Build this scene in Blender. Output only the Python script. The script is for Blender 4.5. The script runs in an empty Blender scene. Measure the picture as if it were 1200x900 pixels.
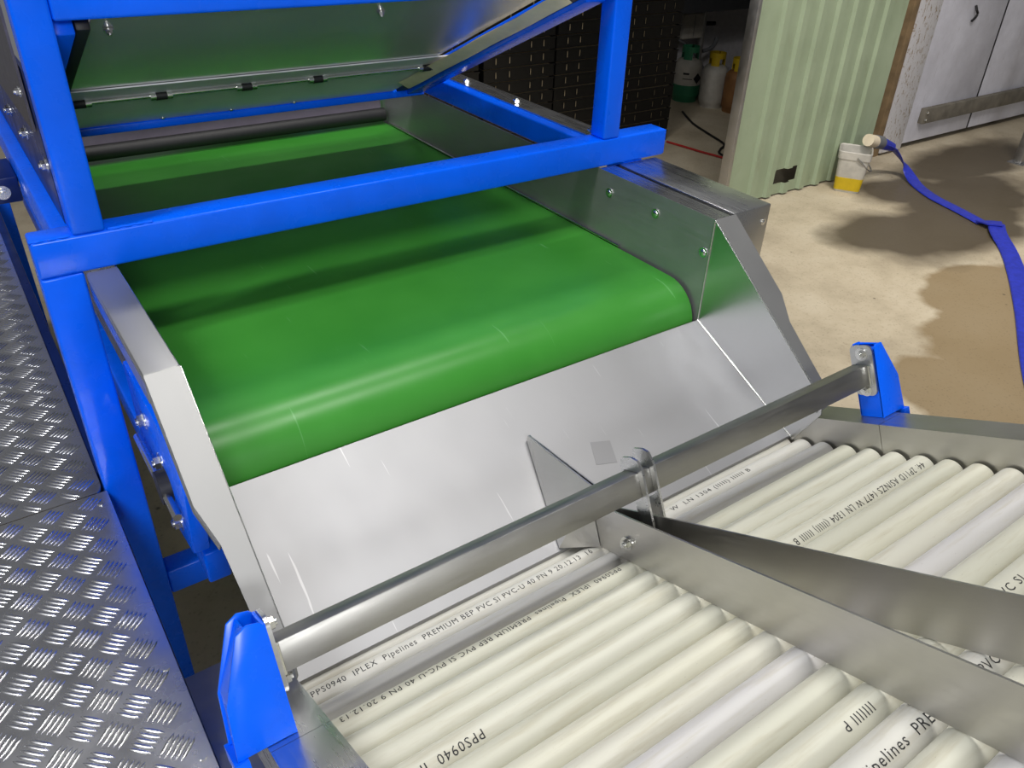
import bpy, bmesh, math, random
from mathutils import Vector, Matrix
random.seed(7)
scn = bpy.context.scene
col = scn.collection
ZF = 1.8                                        # camera height above the concrete floor
# ------------------------------------------------------------------ camera
cd = bpy.data.cameras.new('camera'); cam = bpy.data.objects.new('camera', cd); col.objects.link(cam)
cd.sensor_width = 36.0; cd.lens = 939.268/1200*36
cd.shift_x = -10.016/1200; cd.shift_y = -22.214/1200
cd.clip_start = 0.02; cd.clip_end = 60
right = Vector((0.81586303, -0.57692658, 0.03902874))
down = Vector((-0.28036567, -0.45370487, -0.8459001))
fwd = Vector((0.50572978, 0.6791963, -0.53191144))
m = Matrix((right, -down, -fwd)).transposed().to_4x4(); m.translation = (0, 0, ZF)
cam.matrix_world = m
scn.camera = cam
# ------------------------------------------------------------------ world, lamps, exposure
w = bpy.data.worlds.new('shed_ambient'); scn.world = w; w.use_nodes = True
bg = w.node_tree.nodes['Background']; bg.inputs[0].default_value = (0.93, 0.95, 1.0, 1); bg.inputs[1].default_value = 0.16
def lamp(name, loc, aim, sx, sy, power, color=(1, 0.97, 0.93), spread=180):
    ld = bpy.data.lights.new(name, 'AREA'); ld.shape = 'RECTANGLE'; ld.size = sx; ld.size_y = sy
    ld.spread = math.radians(spread); ld.energy = power; ld.color = color
    o = bpy.data.objects.new(name, ld); col.objects.link(o); o.location = loc
    o.rotation_euler = (Vector(aim)-Vector(loc)).to_track_quat('-Z', 'Y').to_euler()
    return o
lamp('ceiling_batten_lamp', (1.15, 0.42, 4.1), (1.1, 0.62, 0), 1.5, 0.16, 46)
lamp('ceiling_batten_lamp', (3.4, 1.0, 4.3), (5.0, 1.9, 0), 1.5, 0.3, 47, (1, 0.95, 0.9), 95)
lamp('ceiling_batten_lamp', (1.3, 2.36, 4.1), (1.3, 2.36, 0), 1.5, 0.2, 45)
lamp('ceiling_batten_lamp', (-1.9, 0.9, 4.2), (-0.6, 1.3, 0), 0.3, 1.5, 40, (0.97, 0.98, 1), 120)
lamp('front_fill_light', (-0.7, -2.8, 2.9), (0.6, 1.3, 1.2), 0.8, 0.6, 90, (0.97, 0.98, 1))  # added fill from behind the camera, brightens the blue front faces
scn.view_settings.view_transform = 'Standard'; scn.view_settings.look = 'None'
scn.view_settings.gamma = 1.0; scn.view_settings.use_curve_mapping = False
scn.view_settings.exposure = 0.0

# ------------------------------------------------------------------ helpers: materials
def srgb(r, g, b):
    f = lambda c: (c/255/12.92) if c/255 <= 0.04045 else ((c/255+0.055)/1.055)**2.4
    return (f(r), f(g), f(b), 1)
class NT:
    def __init__(s, name):
        s.mat = bpy.data.materials.new(name); s.mat.use_nodes = True
        s.t = s.mat.node_tree; s.b = s.t.nodes['Principled BSDF']
    def n(s, typ, **kw):
        x = s.t.nodes.new(typ)
        for k, v in kw.items():
            if k in x.inputs: x.inputs[k].default_value = v
            else: setattr(x, k, v)
        return x
    def l(s, a, b): s.t.links.new(a, b)
    def coords(s, scale=(1, 1, 1), kind='Object', rot=(0, 0, 0)):
        tc = s.n('ShaderNodeTexCoord'); mp = s.n('ShaderNodeMapping')
        mp.inputs['Scale'].default_value = scale; mp.inputs['Rotation'].default_value = rot
        s.l(tc.outputs[kind], mp.inputs['Vector']); return mp.outputs['Vector']
    def noise(s, vec, scale, detail=4, rough=0.55):
        x = s.n('ShaderNodeTexNoise'); x.inputs['Scale'].default_value = scale
        x.inputs['Detail'].default_value = detail; x.inputs['Roughness'].default_value = rough
        if vec is not None: s.l(vec, x.inputs['Vector'])
        return x.outputs['Fac']
    def ramp(s, fac, stops):
        r = s.n('ShaderNodeValToRGB'); e = r.color_ramp.elements
        while len(e) > len(stops): e.remove(e[-1])
        while len(e) < len(stops): e.new(0.5)
        for i, (p, c) in enumerate(stops):
            e[i].position = p; e[i].color = c if len(c) == 4 else (*c, 1)
        s.l(fac, r.inputs['Fac']); return r.outputs['Color']
    def mix(s, fac, a, b, mode='MIX'):
        x = s.n('ShaderNodeMix'); x.data_type = 'RGBA'; x.blend_type = mode
        for v, i in ((fac, 0), (a, 6), (b, 7)):
            if hasattr(v, 'default_value'): s.l(v, x.inputs[i])
            else: x.inputs[i].default_value = v
        return x.outputs[2]
    def math(s, op, a, b=0.0, clamp=False):
        x = s.n('ShaderNodeMath', operation=op); x.use_clamp = clamp
        for v, i in ((a, 0), (b, 1)):
            if hasattr(v, 'default_value'): s.l(v, x.inputs[i])
            else: x.inputs[i].default_value = v
        return x.outputs[0]
    def bump(s, h, strength=0.2, dist=0.002):
        b = s.n('ShaderNodeBump'); b.inputs['Strength'].default_value = strength; b.inputs['Distance'].default_value = dist
        s.l(h, b.inputs['Height']); s.l(b.outputs['Normal'], s.b.inputs['Normal'])
    def set(s, **kw):
        for k, v in kw.items():
            i = s.b.inputs[k.replace('_', ' ')]
            if hasattr(v, 'default_value'): s.l(v, i)
            else: i.default_value = v
        return s.mat
def grey(v): return (v, v, v, 1)

def mat_paint(name, c, rough=0.25):
    t = NT(name); v = t.coords()
    n1 = t.noise(v, 9, 5); dark = tuple(x*0.86 for x in c[:3])+(1,)
    base = t.mix(t.ramp(n1, [(0.35, grey(0)), (0.7, grey(1))]), dark, c)
    r = t.ramp(t.noise(v, 14, 4), [(0.3, grey(rough*0.8)), (0.75, grey(rough*1.5))])
    t.bump(t.noise(v, 60, 2), 0.05, 0.001)
    return t.set(Base_Color=base, Roughness=r, Specular_IOR_Level=0.22, Coat_Weight=0.05, Coat_Roughness=0.15)
def mat_steel(name, v, rough=0.32, stretch=(1.5, 30, 30), tint=(1, 1, 0.985), scratch=0.0, metallic=1.0, soft=False):
    t = NT(name)
    vs = t.coords(stretch); vo = t.coords()
    fine = t.noise(vs, 7, 3, 0.5); cloud = t.noise(vo, 5, 4, 0.6)
    lo = 0.95 if soft else 0.86
    a = (v*tint[0]*lo, v*tint[1]*lo, v*tint[2]*lo, 1); b = (v*tint[0], v*tint[1], v*tint[2], 1)
    base = t.mix(t.ramp(cloud, [(0.3, grey(0)), (0.7, grey(1))]), a, b)
    if scratch > 0:
        for rot, sc, thr in (((0, 0, 0.35), (60, 2.2, 2.2), 0.73), ((0, 0, -0.25), (75, 3, 3), 0.74), ((0, 0, 1.2), (50, 3, 3), 0.75)):
            s = t.ramp(t.noise(t.coords(sc, rot=rot), 2.0, 2, 0.5), [(thr, grey(0)), (thr+0.02, grey(scratch))])
            base = t.mix(s, base, (0.95, 0.95, 0.95, 1))
    r = t.ramp(t.math('ADD', t.math('MULTIPLY', fine, 0.5), t.math('MULTIPLY', cloud, 0.5)), [(0.3, grey(rough*(0.95 if soft else 0.75))), (0.7, grey(rough*(1.05 if soft else 1.3)))])
    if not soft: t.bump(fine, 0.02, 0.0004)
    return t.set(Base_Color=base, Metallic=metallic, Roughness=r)
def mat_plain(name, c, rough=0.5, metallic=0.0, var=0.15, scale=20, bump=0.0):
    t = NT(name); v = t.coords()
    base = t.mix(t.ramp(t.noise(v, scale, 5), [(0.35, grey(0)), (0.7, grey(1))]), tuple(x*(1-var) for x in c[:3])+(1,), c)
    if bump: t.bump(t.noise(v, scale*4, 4), bump, 0.003)
    return t.set(Base_Color=base, Roughness=rough, Metallic=metallic)

M = {}
M['blue'] = mat_paint('glossy_blue_paint', srgb(0, 100, 255))
M['navy'] = mat_paint('dark_blue_paint', srgb(16, 36, 92), 0.3)
M['steel'] = mat_steel('brushed_stainless', 0.62, 0.3)
M['steel_y'] = mat_steel('brushed_stainless_lengthwise', 0.62, 0.28, (30, 1.5, 30))
M['chute'] = mat_steel('scuffed_stainless', 0.43, 0.58, (2, 1, 2), (1, 1, 1.02), 0.3, soft=True)
M['flange'] = mat_steel('satin_stainless', 0.40, 0.55, (2, 1, 2), (1, 1, 0.99), soft=True)
M['mirror'] = mat_steel('polished_stainless', 0.66, 0.2, (1.5, 30, 30), metallic=0.65)
M['divider'] = mat_steel('matt_stainless', 0.55, 0.36, (30, 1.5, 30), (1, 0.98, 0.94))
M['flap'] = mat_steel('dull_brushed_steel', 0.78, 0.5, (1.5, 20, 20), (1, 1, 1.04), metallic=0.4)
M['skirt'] = mat_steel('skirt_stainless', 0.4, 0.42, (30, 1.5, 30), (1, 1, 1), metallic=0.75)
M['bar'] = mat_steel('dark_satin_stainless', 0.36, 0.42, (2, 20, 20), (1, 0.98, 0.92))
M['cheek'] = mat_steel('smooth_stainless', 0.6, 0.3, (2, 1, 2), (1, 1, 1), soft=True)
M['galv'] = mat_steel('galvanised_steel', 0.5, 0.45, (4, 4, 4), (1, 1, 1))
M['zinc'] = mat_steel('zinc_bolt', 0.8, 0.22, (6, 6, 6), (1, 1, 0.96))
M['alu'] = mat_steel('aluminium_tread', 0.72, 0.27, (3, 3, 3), (1, 1, 1.02))
M['residue'] = mat_steel('dull_tape_mark', 0.36, 0.6, (2, 1, 2), (1, 1, 1.02), soft=True)
M['dark_steel'] = mat_steel('dark_oily_steel', 0.16, 0.4, (4, 4, 4), (0.95, 0.9, 1.05))
M['black'] = mat_plain('black_rubber', srgb(22, 22, 24), 0.55)
M['apron'] = mat_plain('dark_grey_rubber', srgb(104, 98, 110), 0.45)
M['cream'] = mat_plain('cream_rubber', srgb(232, 218, 190), 0.6)
M['crate'] = mat_plain('black_crate_plastic', srgb(10, 10, 10), 0.4, 0, 0.3)
M['liner'] = mat_plain('pale_crate_liner', srgb(205, 185, 150), 0.8)
M['white'] = mat_plain('white_enamel', srgb(200, 196, 186), 0.5, 0, 0.25, 14)
M['ink'] = mat_plain('black_print_ink', srgb(38, 38, 40), 0.6)
M['yellow'] = mat_plain('yellow_plastic', srgb(205, 175, 20), 0.5)
M['green_tank'] = mat_plain('green_tank_paint', srgb(50, 128, 92), 0.4)
M['rust_tank'] = mat_plain('rusty_orange_paint', srgb(150, 105, 60), 0.6, 0, 0.4, 9)
M['red'] = mat_plain('red_cable_sheath', srgb(170, 40, 35), 0.5)
M['grey_plastic'] = mat_plain('grey_plastic', srgb(110, 112, 116), 0.5)
M['timber'] = mat_plain('weathered_timber', srgb(122, 116, 104), 0.8, 0, 0.35, 12, 0.3)
M['jamb'] = mat_plain('raw_brown_timber', srgb(150, 126, 92), 0.8, 0, 0.35, 12, 0.3)
M['dark_wall'] = mat_plain('dark_painted_wall', srgb(52, 54, 58), 0.7)
M['back_wall'] = mat_plain('white_back_wall', srgb(200, 200, 205), 0.7)
M['hose'] = mat_plain('blue_layflat_hose', srgb(44, 58, 190), 0.45, 0, 0.3, 40)

t = NT('green_belt'); v = t.coords()
base = t.mix(t.ramp(t.noise(v, 4, 4), [(0.3, grey(0)), (0.75, grey(1))]), srgb(50, 126, 40), srgb(62, 140, 50))
sc = t.ramp(t.noise(t.coords((50, 3, 3), rot=(0, 0, 0.3)), 1.6, 2), [(0.72, grey(0)), (0.74, grey(0.25))])
base = t.mix(sc, base, srgb(130, 190, 130))
t.bump(t.noise(v, 180, 2), 0.03, 0.0005)
M['belt'] = t.set(Base_Color=base, Roughness=t.ramp(t.noise(v, 6, 3), [(0.3, grey(0.3)), (0.7, grey(0.42))]), Specular_IOR_Level=0.4)

t = NT('cream_pvc'); v = t.coords()
oi = t.n('ShaderNodeObjectInfo')
base = t.ramp(oi.outputs['Random'], [(0.0, srgb(196, 195, 178)), (0.45, srgb(206, 205, 190)), (0.75, srgb(201, 199, 197)), (1.0, srgb(208, 206, 186))])
off = t.n('ShaderNodeVectorMath', operation='ADD'); t.l(t.coords((2.5, 26, 26)), off.inputs[0]); t.l(oi.outputs['Random'], off.inputs[1])
dirt = t.ramp(t.noise(off.outputs[0], 3.2, 6, 0.65), [(0.5, grey(0)), (0.72, grey(0.5))])
base = t.mix(dirt, base, srgb(176, 168, 142))
sp = t.ramp(t.noise(t.coords((14, 60, 60)), 9, 2), [(0.75, grey(0)), (0.78, grey(0.5))])
base = t.mix(sp, base, srgb(120, 112, 95))
M['pvc'] = t.set(Base_Color=base, Roughness=0.45, Specular_IOR_Level=0.5)

t = NT('pale_green_sheet_paint'); v = t.coords()
base = t.mix(t.ramp(t.noise(v, 3, 5), [(0.3, grey(0)), (0.7, grey(1))]), srgb(146, 160, 132), srgb(160, 174, 146))
grime = t.ramp(t.noise(t.coords((3, 3, 1.2)), 4, 6, 0.7), [(0.56, grey(0)), (0.8, grey(0.35))])
base = t.mix(grime, base, srgb(112, 108, 84))
M['sheet'] = t.set(Base_Color=base, Roughness=0.45)

t = NT('flaking_white_panel'); v = t.coords()
base = t.mix(t.ramp(t.noise(v, 2.5, 6, 0.7), [(0.35, grey(0)), (0.7, grey(1))]), srgb(202, 202, 212), srgb(228, 229, 240))
base = t.mix(t.ramp(t.noise(t.coords((6, 1, 1)), 5, 6, 0.75), [(0.6, grey(0)), (0.75, grey(0.5))]), base, srgb(136, 130, 118))
t.bump(t.noise(v, 40, 4), 0.15, 0.004)
M['panel'] = t.set(Base_Color=base, Roughness=0.6)
t = NT('peeling_white_timber'); v = t.coords()
base = t.mix(t.ramp(t.noise(t.coords((9, 1, 3)), 6, 6, 0.8), [(0.55, grey(0)), (0.6, grey(1))]), srgb(212, 211, 214), srgb(150, 128, 100))
t.bump(t.noise(v, 30, 4), 0.3, 0.004)
M['peel'] = t.set(Base_Color=base, Roughness=0.7)

# concrete: dry tan slab with damp patches that have their own outlines
t = NT('stained_concrete'); v = t.coords()
base = t.ramp(t.noise(v, 2.2, 8, 0.62), [(0.25, srgb(156, 143, 120)), (0.5, srgb(188, 175, 150)), (0.75, srgb(204, 193, 170))])
base = t.mix(t.ramp(t.noise(v, 34, 5, 0.7), [(0.55, grey(0)), (0.8, grey(0.45))]), base, srgb(120, 106, 82))
warp = t.n('ShaderNodeTexNoise'); warp.inputs['Scale'].default_value = 2.4; warp.inputs['Detail'].default_value = 6; t.l(v, warp.inputs['Vector'])
def blob(cx, cy, rx, ry, amp=0.8):
    mp = t.n('ShaderNodeMapping'); mp.vector_type = 'POINT'
    mp.inputs['Location'].default_value = (-cx/rx, -cy/ry, 0); mp.inputs['Scale'].default_value = (1/rx, 1/ry, 0)
    tc = t.n('ShaderNodeTexCoord'); t.l(tc.outputs['Object'], mp.inputs['Vector'])
    ln = t.n('ShaderNodeVectorMath', operation='LENGTH'); t.l(mp.outputs['Vector'], ln.inputs[0])
    return t.math('ADD', ln.outputs['Value'], t.math('MULTIPLY', t.math('SUBTRACT', warp.outputs['Fac'], 0.5), amp))
wet = None
for a in ((4.9, 2.2, 0.95, 0.42), (4.45, 2.35, 0.55, 0.38), (5.5, 2.45, 0.9, 0.4), (5.2, 2.75, 0.5, 0.3), (6.3, 2.9, 1.1, 0.35)):
    q = t.ramp(blob(*a), [(0.62, grey(1)), (1.0, grey(0))])
    wet = q if wet is None else t.mix(1.0, wet, q, 'LIGHTEN')
damp = None
for a in ((3.75, 1.25, 0.55, 0.42), (3.2, 1.05, 0.4, 0.42), (4.2, 1.55, 0.5, 0.35), (4.6, 1.3, 0.8, 0.5)):
    q = t.ramp(blob(*a), [(0.85, grey(1)), (0.97, grey(0))])
    damp = q if damp is None else t.mix(1.0, damp, q, 'LIGHTEN')
base = t.mix(t.math('MULTIPLY', damp, 0.85), base, srgb(132, 112, 78))
base = t.mix(t.math('MULTIPLY', wet, 0.92), base, srgb(72, 62, 44))
vor = t.n('ShaderNodeTexVoronoi'); vor.inputs['Scale'].default_value = 5; t.l(v, vor.inputs['Vector'])
base = t.mix(t.ramp(vor.outputs['Distance'], [(0.02, grey(0.8)), (0.05, grey(0))]), base, srgb(60, 52, 42))
agg = t.n('ShaderNodeTexVoronoi'); agg.inputs['Scale'].default_value = 55; t.l(v, agg.inputs['Vector'])
base = t.mix(t.ramp(agg.outputs['Distance'], [(0.1, grey(0.22)), (0.3, grey(0))]), base, srgb(70, 60, 48))
t.bump(t.noise(v, 22, 6, 0.7), 0.25, 0.006)
M['concrete'] = t.set(Base_Color=base, Roughness=t.mix(wet, grey(0.8), grey(0.42)))

# ------------------------------------------------------------------ helpers: geometry and scene tree
TREE = {}
def thing(name, label, cat, loc=(0, 0, 0), rot=None, group=None):
    o = bpy.data.objects.new(name, None); col.objects.link(o); o.empty_display_size = 0.1
    mw = Matrix.Translation(loc) @ (rot.to_4x4() if rot else Matrix())
    o.matrix_world = mw; TREE[o] = mw
    o['label'] = label; o['category'] = cat
    if group: o['group'] = group
    return o
def tag(o, label, cat, group=None):
    o['label'] = label; o['category'] = cat
    if group: o['group'] = group
    return o
def finish(bm, name, mat, smooth=40, bevel=0.0, seg=2):
    bmesh.ops.remove_doubles(bm, verts=bm.verts, dist=1e-6)
    bmesh.ops.recalc_face_normals(bm, faces=bm.faces)
    if bevel:
        ed = [e for e in bm.edges if len(e.link_faces) == 2 and e.calc_face_angle(0) > 0.6]
        bmesh.ops.bevel(bm, geom=ed, offset=bevel, segments=seg, profile=0.5, affect='EDGES', clamp_overlap=True)
    me = bpy.data.meshes.new(name); bm.to_mesh(me); bm.free()
    me.materials.append(M[mat])
    if smooth:
        me.polygons.foreach_set('use_smooth', [True]*len(me.polygons)); me.set_sharp_from_angle(angle=math.radians(smooth))
    return me
def obj(name, bm, mat, parent=None, local=False, smooth=40, bevel=0.0, seg=2, label=None, kind=None):
    """link a bmesh as ONE object; geometry is given in world space unless local"""
    if parent is not None and not local: bm.transform(TREE[parent].inverted())
    o = bpy.data.objects.new(name, finish(bm, name, mat, smooth, bevel, seg)); col.objects.link(o)
    if parent is not None: o.parent = parent; TREE[o] = TREE[parent]
    else: TREE[o] = Matrix()
    if label: o['label'] = label
    if kind: o['kind'] = kind
    return o
def BM(): return bmesh.new()
def box(bm, x0, x1, y0, y1, z0, z1, T=None):
    g = bmesh.ops.create_cube(bm, size=1.0)
    mm = Matrix.Translation(((x0+x1)/2, (y0+y1)/2, (z0+z1)/2)) @ Matrix.Diagonal((x1-x0, y1-y0, z1-z0, 1))
    bmesh.ops.transform(bm, matrix=(T @ mm) if T else mm, verts=g['verts']); return bm
def sheet(bm, pts, off):
    """flat polygon given thickness by the vector off"""
    a = [bm.verts.new(p) for p in pts]; b = [bm.verts.new(Vector(p)+Vector(off)) for p in pts]
    bm.faces.new(a); bm.faces.new(b[::-1]); n = len(pts)
    for i in range(n): bm.faces.new((a[i], b[i], b[(i+1) % n], a[(i+1) % n]))
    return bm
def rod(bm, p, q, r, n=16, r2=None):
    p, q = Vector(p), Vector(q); d = q-p
    mm = Matrix.Translation((p+q)/2) @ d.to_track_quat('Z', 'Y').to_matrix().to_4x4()
    bmesh.ops.create_cone(bm, cap_ends=True, segments=n, radius1=r, radius2=r if r2 is None else r2, depth=d.length, matrix=mm); return bm
def tube_path(bm, pts, r, n=8):
    rings = []; up = Vector((0, 0, 1))
    P = [Vector(p) for p in pts]
    for i, p in enumerate(P):
        d = (P[min(i+1, len(P)-1)]-P[max(i-1, 0)]).normalized()
        a = d.cross(up); a = a.normalized() if a.length > 1e-4 else Vector((1, 0, 0)); b = a.cross(d)
        rings.append([bm.verts.new(p+r*(math.cos(k*2*math.pi/n)*a+math.sin(k*2*math.pi/n)*b)) for k in range(n)])
    for i in range(len(P)-1):
        for k in range(n): bm.faces.new((rings[i][k], rings[i][(k+1) % n], rings[i+1][(k+1) % n], rings[i+1][k]))
    bm.faces.new(rings[0][::-1]); bm.faces.new(rings[-1]); return bm
def lathe(bm, prof, c, n=28):
    rings = []
    for r, z in prof:
        rings.append([bm.verts.new((c[0]+r*math.cos(2*math.pi*k/n), c[1]+r*math.sin(2*math.pi*k/n), c[2]+z)) for k in range(n)])
    for i in range(len(prof)-1):
        for k in range(n): bm.faces.new((rings[i][k], rings[i][(k+1) % n], rings[i+1][(k+1) % n], rings[i+1][k]))
    bm.faces.new(rings[0][::-1]); bm.faces.new(rings[-1]); return bm
def catmull(pts, sub=6):
    P = [Vector(p) for p in pts]; out = []
    for i in range(len(P)-1):
        a, b, c, d = P[max(i-1, 0)], P[i], P[i+1], P[min(i+2, len(P)-1)]
        for k in range(sub):
            u = k/sub; out.append(0.5*((2*b)+(c-a)*u+(2*a-5*b+4*c-d)*u*u+(3*b-a-3*c+d)*u**3))
    return out+[P[-1]]
def bolt(parent, p, n, r=0.008, local=False, name='bolt', dome=False):
    """washer and hexagon (or domed) head seated on a surface"""
    bm = BM(); p, n = Vector(p), Vector(n).normalized()
    rod(bm, p-n*0.001, p+n*0.0018, r*1.5, 20)
    if dome:
        mm = Matrix.Translation(p) @ n.to_track_quat('Z', 'Y').to_matrix().to_4x4() @ Matrix.Diagonal((1, 1, 0.6, 1))
        bmesh.ops.create_uvsphere(bm, u_segments=16, v_segments=8, radius=r*1.1, matrix=mm)
    else:
        rod(bm, p+n*0.0015, p+n*(0.0015+r*0.8), r, 6); rod(bm, p+n*0.001, p+n*(0.004+r*0.9), r*0.55, 12)
    return obj(name, bm, 'zinc', parent, local)
def z(v): return v+ZF
def structure(o): o['kind'] = 'structure'; return o

# ------------------------------------------------------------------ setting
structure(obj('floor', box(BM(), -4, 11, -3, 8, -0.12, 0), 'concrete', smooth=0))
# white insulated panel wall at the right: two panels with an open joint
wb = structure(obj('wall_back', box(BM(), 5.86, 10.5, 3.37, 3.50, 0.03, 3.6), 'dark_wall', smooth=0))
for x0, x1 in ((6.05, 7.032), (7.05, 8.03), (8.048, 9.03), (9.05, 10.03)):
    obj('wall_panel', box(BM(), x0, x1, 3.325, 3.37, 0.045, 3.6), 'panel', wb, bevel=0.004)
for x0, x1 in ((7.033, 7.049), (8.031, 8.047), (9.031, 9.049)):  # black strips added in the open gaps so the seams read dark
    obj('dark_joint_strip', box(BM(), x0, x1, 3.3235, 3.369, 0.045, 3.6), 'black', wb)
tr = structure(obj('trim_1', box(BM(), 5.775, 6.045, 3.300, 3.37, 0.02, 3.6), 'peel', bevel=0.004))
tr = structure(obj('trim_2', box(BM(), 5.70, 5.772, 3.31, 3.52, 0.0, 3.6), 'jamb', bevel=0.004))
tr = structure(obj('wall_far', box(BM(), 1.5, 10.5, 5.80, 5.92, 0, 2.6), 'back_wall', smooth=0))
structure(obj('wall_left_far', box(BM(), 1.4, 1.5, 3.75, 5.92, 0, 2.6), 'dark_wall', smooth=0))
structure(obj('ceiling', box(BM(), 1.4, 10.5, 3.51, 5.92, 2.45, 2.6), 'dark_wall', smooth=0))  # unseen slab added over the back room to keep it dim
structure(obj('wall_right_far', box(BM(), 7.6, 7.7, 3.51, 5.8, 0, 2.45), 'back_wall', smooth=0))
structure(obj('trim_3', box(BM(), 5.0, 7.6, 5.35, 5.78, 0.72, 1.25), 'dark_wall', smooth=0))

# corrugated sliding door: trapezoid ribs, rectangular hole near the bottom, flat left margin
door = thing('door_1', 'pale green corrugated sheet metal sliding door with a rectangular hole', 'door', (4.55, 3.13, 0)); door['kind'] = 'structure'
xs = [(3.845, 0), (3.93, 0), (3.97, -0.0), (4.02, 0)]
xr = 4.055
while xr < 5.2:
    xs += [(xr, 0.0), (xr+0.012, 0), (xr+0.058, 0), (xr+0.070, 0.0)]; xr += 0.1675
xs += [(5.288, 0), ]
xs = sorted(xs + [(4.278, 0), (4.525, 0)])
xs2 = [];
for x, d in xs:
    xs2.append((x, d))
def sheet_depth(x):
    u = (x-4.055) % 0.1675
    if x < 4.055 or x > 5.33: return 0.0
    if u < 0.012: return -0.022*u/0.012
    if u < 0.058: return -0.022
    if u < 0.070: return -0.022*(0.070-u)/0.012
    return 0.0
bm = BM(); zs = [0.012, 0.085, 0.178, 1.2, 2.6]
g = [[bm.verts.new((x, 3.13+sheet_depth(x), zz)) for zz in zs] for x, d in xs2]
for i in range(len(xs2)-1):
    for j in range(len(zs)-1):
        xm = (xs2[i][0]+xs2[i+1][0])/2
        if j == 1 and 4.278 < xm < 4.525: continue
        bm.faces.new((g[i][j], g[i+1][j], g[i+1][j+1], g[i][j+1]))
ext = bmesh.ops.solidify(bm, geom=bm.faces[:], thickness=0.0015)
obj('corrugated_sheet', bm, 'sheet', door, smooth=0)
obj('edge_strip', box(BM(), 3.815, 3.845, 3.105, 3.17, 0.012, 2.6), 'galv', door, bevel=0.003, label='grey steel edge of the door')
obj('edge_strip', box(BM(), 5.280, 5.296, 3.118, 3.16, 0.012, 2.6), 'sheet', door, bevel=0.003)
obj('frame_rail', box(BM(), 3.85, 5.278, 3.134, 3.17, 0.4, 0.46), 'galv', door, bevel=0.003)
obj('frame_rail', box(BM(), 3.85, 5.278, 3.134, 3.17, 1.9, 1.96), 'galv', door, bevel=0.003)

# ------------------------------------------------------------------ blue machine frame
fr = thing('machine_frame', 'glossy blue welded steel frame carrying the conveyor and hopper', 'frame', (0.094, 1.445, 0))
FY0, FY1 = 1.413, 1.470
def tube(name, x0, x1, y0, y1, z0, z1, mat='blue', parent=fr, bev=0.005, label=None):
    return obj(name, box(BM(), x0, x1, y0, y1, z(z0), z(z1)), mat, parent, bevel=bev, seg=3, label=label)
tube('crossbeam', 0.061, 1.471, FY0, FY1, -0.615, -0.550)
tube('leg', 0.061, 0.127, FY0, FY1+0.008, -ZF, -0.6155)
tube('leg', 1.340, 1.405, FY0+0.002, FY1+0.008, -ZF, -0.6155)
tube('leg', 0.061, 0.127, 3.38, 3.44, -ZF, -0.70)
tube('leg', 1.340, 1.405, 3.38, 3.44, -ZF, -0.70)
tube('post', 0.124, 0.175, FY0, FY0+0.05, -0.5495, 0.05)
tube('post', 1.265, 1.315, FY0, FY0+0.05, -0.5495, 0.05)
tube('top_bar', 0.1755, 1.2645, FY0, FY0+0.05, -0.225, -0.165)
tube('lower_rail', 0.1275, 1.3395, FY0+0.004, FY1, -1.40, -1.335)
tube('side_beam', 0.100, 0.165, FY1+0.0005, 3.5, -0.622, -0.552)
tube('side_beam', 1.270, 1.335, FY1+0.0005, 3.5, -0.630, -0.572)
tube('end_cap', 1.4712, 1.4745, FY0+0.003, FY1-0.003, -0.612, -0.553, bev=0.001)
# weld beads where post meets beam
for x0, x1 in ((0.06, 0.122), (0.178, 0.255)):
    bm = BM(); tube_path(bm, [(x0+0.006*i, FY0+0.004+0.001*math.sin(i*2), z(-0.5495)) for i in range(int((x1-x0)/0.006)+1)], 0.0028, 6)
    obj('weld_bead', bm, 'blue', fr)
for x in (1.285, 1.303, 1.289): pass
obj('bolt_flange', box(BM(), 1.300, 1.362, FY1+0.03, 2.6, z(-0.5715), z(-0.568)), 'steel_y', fr, label='stainless strip bolted on the side beam')
for y in (2.11, 1.85, 1.525): bolt(fr, (1.322, y, z(-0.568)), (0, 0, 1), 0.010)
# bearing bracket on the left side beam
obj('motor_bracket', box(BM(), 0.030, 0.099, 1.93, 2.07, z(-0.655), z(-0.60)), 'navy', fr, bevel=0.004, label='dark blue bracket with zinc bolts')
for y in (1.97, 2.03): bolt(fr, (0.055, y, z(-0.60)), (0, 0, 1), 0.010)
bolt(fr, (0.065, 1.93, z(-0.63)), (0, -1, 0), 0.010)

# ------------------------------------------------------------------ feed hopper above the belt
SL = Vector((0, 1.47-2.29, -0.24+0.61)); SLn = SL.normalized(); UN = Vector((0, -SLn.z*1.0, SLn.y)).normalized()   # underside normal
if UN.z > 0: UN = -UN
def hp(x, u, off=0.0):
    p = Vector((x, 2.29, z(-0.61)))+SLn*u+UN*off; return p
hop = thing('feed_hopper', 'polished stainless hopper with sloping front panel between blue rails', 'hopper', (0.72, 2.29, z(-0.61)))
bm = BM(); sheet(bm, [hp(0.232, 0.02, 0), hp(1.105, 0.02, 0), hp(1.105, 0.93, 0), hp(0.232, 0.93, 0)], -UN*0.003)
obj('front_panel', bm, 'mirror', hop)
bm = BM(); sheet(bm, [hp(0.215, 0.012, 0.004), hp(1.160, 0.012, 0.004), hp(1.135, 0.425, 0.004), hp(0.235, 0.425, 0.004)], -UN*0.003)
flap = obj('hinged_flap', bm, 'flap', hop, label='brushed steel flap with piano hinge')
bm = BM(); sheet(bm, [hp(0.235, 0.013, 0.0045), hp(1.158, 0.013, 0.0045), hp(1.150, 0.33, 0.0045), hp(0.235, 0.33, 0.0045)], UN*0.003)
obj('flap_plate', bm, 'flap', hop)
bm = BM(); rod(bm, hp(0.24, 0.336, 0.009), hp(1.145, 0.336, 0.009), 0.0045, 10); obj('hinge_pin', bm, 'zinc', hop)
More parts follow.
